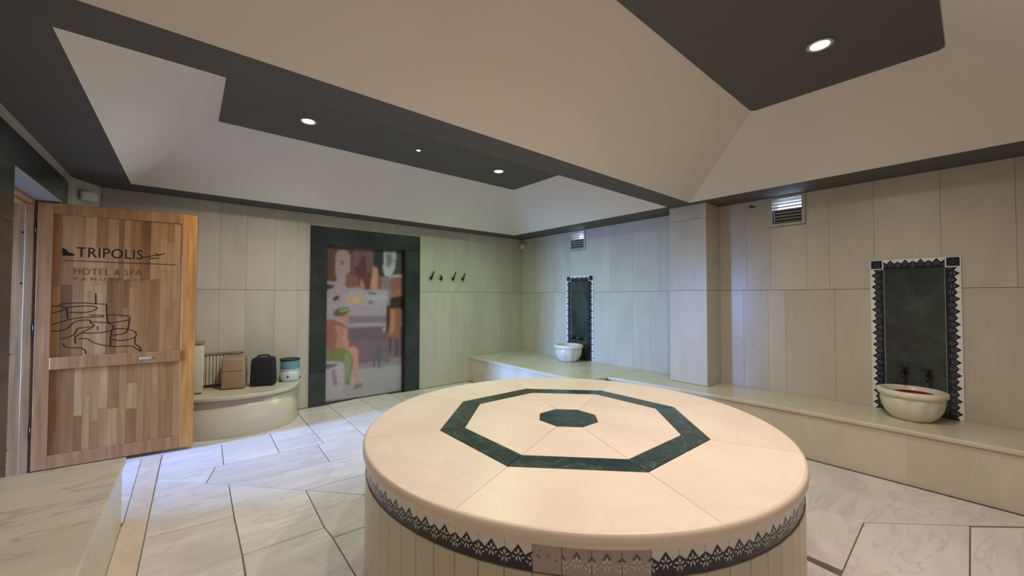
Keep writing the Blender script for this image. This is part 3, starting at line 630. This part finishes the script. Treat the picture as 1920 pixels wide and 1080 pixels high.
# bench in the left foreground
gb = thing('bench', 'veined marble bench in the left foreground beside the doorway', 'bench', (0, 0, 0))
obj('top_slab', nosed_top([(XL+.002, YF+.002), (-.285, YF+.002), (-.285, 2.0), (-.272, 3.37), (XL+.002, 3.425)], BT-.03, BT, .006), M['veined'], gb)
wall_strip([(-.30, YF+.002), (-.30, 0.5), (-.30, 2.0), (-.287, 3.35)][::-1], .001, BT-.031, .02, M['bench'], gb)
wall_strip([(-.31, 3.353), (XL+.002, 3.405)], .001, BT-.031, -.02, M['bench'], gb, 'end_panel')

# ------------------------------------------------------------------ round platform
PX, PY, PZ, PR, TH = 1.704, 1.529, 0.701, 1.111, 2.746
pf = thing('marble_platform', 'large round marble platform with green octagon inlay and patterned tile band', 'platform', (PX, PY, 0))
SEG = 12
def pol(r, a): return (r*math.cos(a), r*math.sin(a))
RO, RI, RC = 0.735, 0.604, 0.176
g = .0012
prof = [(-.0125, -.050), (-.0125, 0)]
rim = [(-.030, -.050), (-.008, -.050), (-.001, -.042), (0, -.028), (-.001, -.013), (-.004, -.005), (-.008, -.0012), (-.0123, 0)]
obj('rim', lathe([(PR+a, PZ+b) for a, b in rim], 160), M['plat'], pf)
for i in range(8):
    a0, a1 = TH+i*math.pi/4, TH+(i+1)*math.pi/4
    # outer slab: from the octagon side to the rounded rim
    V, F = [], []; da = .0008
    inner = []
    for k in range(SEG+1):
        t = k/SEG; a = a0+da+(a1-a0-2*da)*t
        p0, p1 = pol(RO+.002, a0+g/RO), pol(RO+.002, a1-g/RO); ip = (p0[0]+(p1[0]-p0[0])*t, p0[1]+(p1[1]-p0[1])*t)
        col_ = [(ip[0], ip[1], PZ-.05)]+[(*pol(PR+dr_, a), PZ+dz) for dr_, dz in prof]+[(ip[0], ip[1], PZ)]
        V += col_
    m_ = len(prof)+2
    for k in range(SEG):
        for j in range(m_): F.append((k*m_+j, (k+1)*m_+j, (k+1)*m_+(j+1)%m_, k*m_+(j+1)%m_))
    F.append(tuple(range(m_))); F.append(tuple(range(SEG*m_, SEG*m_+m_))[::-1])
    obj('outer_slab', mesh_of(V, F), M['plat'], pf)
    P = [pol(RO, a0), pol(RO, a1), pol(RI, a1), pol(RI, a0)]
    obj('octagon_inlay', prism(inset_poly(P, .0016), PZ-.03, PZ+.0005, .0008), M['green'], pf)
    P = [pol(RI, a0), pol(RI, a1), pol(RC, a1), pol(RC, a0)]
    obj('inner_slab', prism(inset_poly(P, .0014), PZ-.03, PZ, .0008), M['plat'], pf)
obj('centre_octagon', prism([pol(RC-.0015, TH+i*math.pi/4) for i in range(8)], PZ-.03, PZ+.0005, .0008), M['green'], pf)
obj('core', lathe([(1.06, 0), (1.06, PZ-.031)], 64, cap=True, smooth=False), M['tgrout'], pf)
obj('skirting', lathe([(1.075, 0.0), (1.112, 0.0), (1.108, .03), (1.095, .05), (1.075, .055)], 96), M['bench'], pf)
NT = 77; dA = 2*math.pi/NT; TW = 2*1.092*math.tan(dA/2)
FZ0, FZ1 = 0.562, PZ-.052
strip = box(-.012, .012, -TW/2+.0008, TW/2-.0008, .056, FZ0-.002, .0012)
def frieze_tile(wd, ht, th, reps, style='full', pk=1.0):
    """tile lying in the local YZ plane, face at +x; the printed motif is a thin relief on its face"""
    bm = bmesh.new(); abox(bm, -th, 0, -wd/2, wd/2, 0, ht)
    for f in bm.faces: f.material_index = 0
    def face(pts, d, mi):
        vs_ = [bm.verts.new((d, y, z)) for y, z in pts]; f = bm.faces.new(vs_); f.material_index = mi
        if f.calc_area() > 0:
            f.normal_update()
            if f.normal.x < 0: f.normal_flip()
    pw = wd/reps
    for r in range(reps):
        c = -wd/2+pw*(r+.5)
        zb, zs, zm, zv = .0, ht*.70*pk, ht*.86*pk, ht*.52*pk      # base, small peak, big peak, valley
        def q(y, z): return (c+y*pw, z)
        if style == 'full':
            face([q(-.5, zb), q(-.25, zb), q(-.25, zv), q(-.5, zs)], .0004, 1); face([q(.25, zb), q(.5, zb), q(.5, zs), q(.25, zv)], .0004, 1)
            face([q(-.25, zb), q(.25, zb), q(.25, zv), q(0, zm), q(-.25, zv)], .0004, 1)
        elif style == 'fade':
            face([q(-.17, ht*.62), q(.17, ht*.62), q(0, zm)], .0004, 1); face([q(-.5, ht*.5), q(-.36, ht*.58), q(-.5, zs)], .0004, 1); face([q(.5, ht*.5), q(.5, zs), q(.36, ht*.58)], .0004, 1)
        if style in ('full', 'fade'):
            for cc, zo in ((0, ht*.10),) + (((-.5, 0), (.5, 0)) if True else ()):
                def lf(y, z, w, h, ang):
                    pts = []
                    for dy, dz in ((0, -h), (w, 0), (0, h), (-w, 0)):
                        yy = dy*math.cos(ang)-dz*math.sin(ang); zz = dy*math.sin(ang)+dz*math.cos(ang)
                        Y = cc*pw+y+yy; Y = max(-pw/2, min(pw/2, Y)); pts.append((c+Y, zo+z+zz))
                    ys_ = [p[0] for p in pts]
                    if max(ys_)-min(ys_) > 1e-5:
                        try: face(pts, .0008, 2)
                        except Exception: pass
                k_ = ht
                lf(0, k_*.52, k_*.045, k_*.10, 0)
                for s in (-1, 1):
                    lf(s*k_*.10, k_*.44, k_*.036, k_*.085, -s*1.1); lf(s*k_*.18, k_*.31, k_*.028, k_*.08, -s*1.0); lf(s*k_*.06, k_*.25, k_*.03, k_*.12, s*.35)
        else:
            rr = random.Random(3)
            for _ in range(7):
                y, z = rr.uniform(-.45, .45)*pw, rr.uniform(.25, .75)*ht; s = rr.uniform(.02, .05)*ht
                face([(c+y-s*.6, z), (c+y, z-s*1.4), (c+y+s*.7, z+.2*s), (c+y+.1*s, z+s*1.3)], .0004, 1)
    me = bpy.data.meshes.new('tile'); bm.to_mesh(me); bm.free()
    return me
tf = frieze_tile(TW-.0016, FZ1-FZ0, .02, 1); 
for x in (M['glaze'], M['navy'], M['glaze']): tf.materials.append(x)
tv = frieze_tile(TW-.0016, FZ1-FZ0, .02, 1, 'fade')
for x in (M['fade'], M['brown'], M['glaze']): tv.materials.append(x)
tb = frieze_tile(TW-.0016, FZ1-FZ0, .02, 1, 'blank')
for x in (M['fade'], M['navy'], M['fade']): tb.materials.append(x)
A0 = math.radians(-143.8)
for i in range(NT):
    a = A0+dA*(i+.5)
    style = tb if i in (0,) else tv if i in (1, 2, 3) else tf
    obj('frieze_tile', style, None, pf, loc=(*pol(1.093, a), FZ0), rot=(0, 0, a))
    obj('drum_slab', strip, M['bench'], pf, loc=(*pol(1.086, a), 0), rot=(0, 0, a))

# ------------------------------------------------------------------ tiled niches with basins and taps
def niche(yc, label):
    n = thing('tiled_niche', label, 'niche', (XR, yc, BT), 0, 'tiled niches on the right wall')
    Wd, Ht, B = .543, 1.322, .088
    iw = Wd-2*B; ih = Ht-B
    # green marble slabs (local x towards the room is negative)
    for z0, z1 in ((.001, .335), (.335, ih)):
        obj('marble_panel', box(-.010, -.001, -iw/2+.004, iw/2-.004, z0+.001, z1-.001, .0008), M['gniche'], n)
    obj('tile_bed', box(-.006, -.0005, -Wd/2, Wd/2, .001, Ht), M['tgrout'], n)
    L = ih/6
    t_side = side_tile; t_top = top_tile
    for k in range(6):
        # side tiles: motif points outwards
        for s in (-1, 1):
            o = obj('border_tile', t_side, None, n)
            X = Vector((-1, 0, 0)); Z = Vector((0, s, 0)); Y = Z.cross(X)
            o.matrix_local = Matrix.Translation((-.012, s*iw/2, L*(k+.5))) @ Matrix((X, Y, Z)).transposed().to_4x4()
    for k in range(2):
        o = obj('border_tile', t_top, None, n)
        X = Vector((-1, 0, 0)); Z = Vector((0, 0, 1)); Y = Z.cross(X)
        o.matrix_local = Matrix.Translation((-.012, (k-.5)*iw/2, ih)) @ Matrix((X, Y, Z)).transposed().to_4x4()
    for s in (-1, 1):
        o = obj('corner_tile', corner_tile, None, n)
        X = Vector((-1, 0, 0)); Z = Vector((0, 0, 1)); Y = Z.cross(X)
        o.matrix_local = Matrix.Translation((-.012, s*(iw/2+B/2), ih)) @ Matrix((X, Y, Z)).transposed().to_4x4()
    return n
side_tile = frieze_tile((1.322-.088)/6-.002, .087, .008, 2, pk=1.08)
top_tile = frieze_tile((.543-.176)/2-.002, .087, .008, 2, pk=1.08)
bm = bmesh.new(); abox(bm, -.008, 0, -.0435, .0435, 0, .087)
def cface(pts, d, mi):
    f = bm.faces.new([bm.verts.new((d, y, z)) for y, z in pts]); f.material_index = mi
cface([(-.036, .008), (.036, .008), (.036, .080), (-.036, .080)], .0004, 1)
for k in range(4):
    a = k*math.pi/2; cface([(math.cos(a+q)*r, .0435+math.sin(a+q)*r) for q, r in ((-.0, .006), (.25, .014), (0, .020), (-.25, .014))], .0008, 2)
    cface([(math.cos(a+.785+q)*r, .0435+math.sin(a+.785+q)*r) for q, r in ((0, .024), (.10, .029), (0, .034), (-.10, .029))], .0008, 2)
corner_tile = bpy.data.meshes.new('corner'); bm.to_mesh(corner_tile); bm.free()
for me in (side_tile, top_tile, corner_tile):
    for x in (M['glaze'], M['navy'], M['nprint']): me.materials.append(x)
niche(0.342, 'green marble niche with dark patterned tile border, nearer one at right')
niche(4.022, 'green marble niche with dark patterned tile border, farther one near the corner')

def basin_mesh():
    prof = [(.001, .001), (.120, .001), (.135, .012), (.165, .05), (.188, .10), (.198, .15), (.200, .185), (.197, .200), (.214, .206), (.222, .216), (.222, .248), (.214, .256), (.190, .256), (.180, .246), (.172, .19), (.150, .10), (.10, .05), (.001, .042)]
    def lobe(a, r, z):
        if .01 < z < .20 and r > .13 and True:
            return 1+.045*abs(math.sin(a*5))-.02
        if z >= .20 and r > .185: return 1+.012*math.cos(8*a)
        return 1
    # only the outside is lobed
    V, F, seg = [], [], 80
    for j, (r, z) in enumerate(prof):
        for i in range(seg):
            a = 2*math.pi*i/seg; k = lobe(a, r, z) if j <= 12 else 1
            V.append((r*k*math.cos(a), r*k*math.sin(a), z))
    for j in range(len(prof)-1):
        for i in range(seg): F.append((j*seg+i, j*seg+(i+1)%seg, (j+1)*seg+(i+1)%seg, (j+1)*seg+i))
    return mesh_of(V, F, smooth=True)
BM = basin_mesh()
def tag(o, label, cat, group=None):
    o['label'] = label; o['category'] = cat
    if group: o['group'] = group
    return o
b2 = tag(obj('basin', BM, M['basin'], loc=(4.54, .350, BT)), 'scalloped white marble basin holding a red bowl', 'basin', 'marble basins in front of the niches')
b1 = tag(obj('basin', BM, M['basin'], loc=(4.515, 4.04, BT)), 'scalloped white marble basin at the farther niche near the corner', 'basin', 'marble basins in front of the niches')
b2.scale = (.93, .93, .93)
rb = tag(obj('bowl', lathe([(.001, 0), (.06, 0), (.075, .01), (.115, .07), (.125, .095), (.121, .096), (.108, .07), (.07, .016), (.001, .012)], 40), M['red'], loc=(4.54, .335, BT+.115)), 'red plastic bowl lying inside the nearer marble basin', 'bowl')

def tap(y, z, label):
    t = thing('tap', label, 'tap', (XR-.0125, y, z), 0, 'bronze taps above the basins')
    obj('flange', lathe([(.001, 0), (.024, 0), (.022, .006), (.012, .010), (.001, .010)], 20), M['bronze'], t, rot=(0, math.radians(-90), 0))
    obj('body', tube([(-.008, 0, 0), (-.05, 0, 0), (-.07, 0, 0)], [.012, .016, .013], 14), M['bronze'], t)
    obj('spout', tube([(-.06, 0, 0), (-.085, 0, .002), (-.105, 0, -.008), (-.112, 0, -.035)], [.012, .011, .010, .009], 12), M['bronze'], t)
    h = obj('handle', tube([(-.05, 0, .008), (-.05, 0, .045)], .007, 10), M['bronze'], t)
    obj('cross_bar', tube([(-.05, -.03, .045), (-.05, .03, .045)], .007, 10), M['bronze'], h); obj('cross_bar', tube([(-.08, 0, .045), (-.02, 0, .045)], .007, 10), M['bronze'], h)
tap(.405, .755, 'dark bronze tap on the nearer niche, left of its pair'); tap(.262, .745, 'dark bronze tap on the nearer niche, right of its pair')
tap(4.114, .752, 'dark bronze tap on the farther niche, left of its pair'); tap(3.973, .742, 'dark bronze tap on the farther niche, right of its pair')

# ------------------------------------------------------------------ vents
def vent(y, label):
    v = thing('vent', label, 'vent', (XR, y, 2.30), 0, 'wall vents under the ceiling')
    bm = bmesh.new(); o_, i_ = .158, .128
    for q in ((-o_, o_, i_, o_-.002), (-o_, o_, -o_, -i_), (-o_, -i_, -i_, i_), (i_, o_, -i_, i_)): abox(bm, -.014, -.0005, q[0], q[1], q[2], q[3])
    obj('frame', bm_mesh(bm), M['alu'], v)
    obj('sky_block_plate', box(.050, .054, -.1275, .1275, -.1245, .020), M['blackp'], v)  # added dark plate, blocks the bright sky behind the lower slats
    for k in range(8):
        z = -.112+k*.032; tilt = math.radians(30)
        o = obj('slat', slat, M['alu'], v, loc=(.02, 0, z), rot=(0, tilt, 0))
slat = box(-.013, .013, -.127, .127, -.0012, .0012)
vent(4.06, 'louvred wall vent with daylight behind it, above the farther niche'); vent(1.245, 'louvred wall vent with daylight behind it, right of the pilaster')

# ------------------------------------------------------------------ coat hooks on the back wall
for x, z, ln, tilt, label in ((2.884, 1.67, .125, .30, 'bronze coat hook nearest the mural'), (3.062, 1.665, .07, -.75, 'short tilted coat hook, second from the mural'),
                              (3.275, 1.67, .125, .28, 'bronze coat hook, third from the mural'), (3.458, 1.67, .120, .30, 'bronze coat hook farthest from the mural')):
    hk = thing('coat_hook', label, 'hook', (x, YB, z), 0, 'coat hooks on the back wall')
    obj('plate', lathe([(.001, 0), (.017, 0), (.016, .004), (.001, .006)], 16), M['bronze'], hk, rot=(math.radians(90), 0, 0), loc=(0, 0, .02))
    sx = math.sin(tilt)
    obj('arm', tube(spline([(0, -.004, .02), (-.006, -.03, .015), (0, -.045, .03), (sx*ln*.6, -.05, .02+ln*.6), (sx*ln, -.055, ln)], 4), [.016]*5+[.015]*6+[.010]*4+[.007]*2, 8), M['bronze'], hk)
    obj('lower_prong', tube(spline([(0, -.006, .012), (.004, -.03, -.004), (.010, -.045, .004)], 4), [.008]*6+[.006]*3, 8), M['bronze'], hk)

# ------------------------------------------------------------------ things on the curved bench
def sbox(w_, d_, h_, taper=1.0, bev=.03, seg=4, bulge=0):
    bm = bmesh.new(); abox(bm, -w_/2, w_/2, -d_/2, d_/2, 0, h_)
    for v in bm.verts:
        if v.co.z > h_/2: v.co.x *= taper; v.co.y *= taper
    bmesh.ops.bevel(bm, geom=list(bm.edges), offset=bev, segments=seg, affect='EDGES', profile=.5)
    return bm_mesh(bm, 'soft', True)
FACE = math.radians(-28)
bp = thing('backpack', 'beige canvas backpack on the curved bench beside the black bag', 'backpack', (.405, 5.165, BT), math.radians(-16))
obj('body', sbox(.225, .14, .345, .95, .035), M['beige2'], bp)
pk = obj('front_panel', sbox(.215, .05, .325, .94, .022), M['beige'], bp, loc=(.006, -.078, .004)); obj('seam', box(-.085, .085, -.0275, -.024, .192, .198), M['beige2'], pk)
obj('handle', tube(spline([(-.035, .03, .335), (-.03, .03, .365), (.03, .03, .365), (.035, .03, .335)], 4), .007, 8), M['beige2'], bp)
for s in (-1, 1): obj('strap', tube(spline([(s*.06, .07, .31), (s*.075, .105, .22), (s*.08, .10, .10), (s*.08, .07, .03)], 4), .011, 8), M['beige2'], bp)
bb = thing('bag', 'black cloth bag with a top handle on the curved bench beside the teal pail', 'bag', (.668, 5.120, BT), math.radians(-20))
obj('body', sbox(.235, .165, .29, .92, .022, 3), M['black'], bb)
obj('lid_flap', sbox(.216, .152, .03, .88, .012, 3), M['black'], bb, loc=(0, 0, .278))
obj('handle', tube(spline([(-.06, 0, .30), (-.045, 0, .328), (.045, 0, .328), (.06, 0, .30)], 5), .009, 8), M['black'], bb)
tl = thing('pail', 'teal and pale blue enamel pail with a dark rim at the curved bench end', 'pail', (.94, 5.20, BT))
obj('body', lathe([(.001, .004), (.096, .004), (.099, .02), (.099, .135), (.001, .135)], 36), M['pale'], tl)
obj('upper_band', lathe([(.100, .135), (.1015, .14), (.1005, .225), (.098, .245), (.090, .245), (.090, .135)], 36), M['teal'], tl)
obj('hoop', lathe([(.099, .125), (.104, .129), (.104, .137), (.099, .141)], 36), M['whitep'], tl)
obj('rim', lathe([(.096, .243), (.107, .245), (.109, .252), (.104, .258), (.093, .256), (.001, .250)], 36), M['blackp'], tl)
ang = math.radians(-112)
V = [(.0995*math.cos(ang+q*.01), .0995*math.sin(ang+q*.01), z) for q, z in ((-14, .055), (-6, .048), (10, .052), (14, .062), (4, .066), (0, .082), (-6, .066))]
obj('printed_mark', mesh_of(V, [tuple(range(7))]), M['blackp'], tl)
for a in (20, 200): obj('foot', tube([(.09*math.cos(math.radians(a)), .09*math.sin(math.radians(a)), .012), (.125*math.cos(math.radians(a)), .125*math.sin(math.radians(a)), .016)], .010, 10), M['blackp'], tl)
rd = thing('radiator', 'cream ribbed radiator on the curved bench behind the beige backpack', 'radiator', (.285, 5.335, BT), math.radians(-2))
obj('back_plate', box(-.21, .21, .02, .03, .03, .36), M['cream'], rd)
ribm = box(-.0125, .0125, -.030, .02, .035, .35, .004)
for k in range(14): obj('rib', ribm, M['cream'], rd, loc=(-.196+k*.030, 0, 0))
obj('top_grille', box(-.215, .215, -.038, .034, .35, .372, .004), M['greyp'], rd)
for s in (-1, 1): obj('foot', box(s*.16-.02, s*.16+.02, -.035, .03, 0, .034, .003), M['blackp'], rd)
cx = thing('storage_box', 'tall cream box with a grey lid beside the open door edge', 'box', (.04, 5.15, BT), math.radians(-4))
obj('body', sbox(.20, .19, .50, 1.04, .012, 2), M['cream'], cx); obj('lid', box(-.11, .11, -.105, .105, .497, .523, .006, 2), M['greyp'], cx); obj('foot_strip', box(-.09, .09, -.097, -.090, .002, .012), M['blackp'], cx)

# ------------------------------------------------------------------ small fittings
def sensor(loc, rz, label):
    s = thing('sensor_box', label, 'sensor', loc, rz, 'small white boxes high in the corners')
    obj('bracket', box(-.012, .012, -.03, -.001, -.012, .012), M['greyp'], s)
    obj('body', box(-.055, .055, -.085, -.03, -.042, .042, .008, 2), M['whitep'], s)
sensor((XR, 5.335, 2.325), math.radians(-90), 'small white box high on the wall in the far right corner')
sensor((-.735, 5.26, 2.315), math.radians(26.7), 'small white box high in the corner above the open door')
ck = thing('wall_clip', 'small dark clip under the ceiling left of the nearer vent', 'clip', (XR, 1.58, 2.40))
obj('plate', box(-.004, -.0005, -.012, .012, -.012, .012), M['bronze'], ck); obj('arm', tube([(-.002, 0, 0), (-.025, -.02, -.006), (-.03, -.05, -.018)], [.008, .008, .005], 8), M['bronze'], ck)

# ------------------------------------------------------------------ downlights
ring = lathe([(.036, .0), (.050, .0), (.052, -.003), (.050, -.007), (.040, -.008), (.036, -.004)], 32)
disc = lathe([(.0005, -.003), (.036, -.003)], 32, smooth=False)
names = ['recessed downlight in the back coffer, nearest the door', 'small dim recessed downlight in the middle of the back coffer', 'greenish recessed downlight in the back coffer, farthest from the door',
         'recessed downlight in the front coffer, left of its row', 'warm recessed downlight in the front coffer, middle of its row', 'recessed downlight in the front coffer, nearest the right wall']
for k, ((x, y), pw, colr) in enumerate(LAMPS):
    d = thing('downlight', names[k], 'lamp', (x, y, HT-.0065), 0, 'recessed ceiling downlights')
    sc = .55 if k == 1 else 1.35
    o = obj('ring', ring, M['alu'], d); o.scale = (sc, sc, 1)
    o = obj('lens', disc.copy(), emis('lamp_lens_%d' % k, tuple(.35*c+.65 for c in colr), 30 if k != 1 else 14), d); o.scale = (sc, sc, 1)
    ld = bpy.data.lights.new('downlight_beam', 'SPOT'); ld.energy = pw; ld.color = colr; ld.spot_size = math.radians(160); ld.spot_blend = 1.0; ld.shadow_soft_size = .05
    lo = bpy.data.objects.new('beam', ld); COL.objects.link(lo); lo.parent = d; lo.location = (0, 0, -.062)
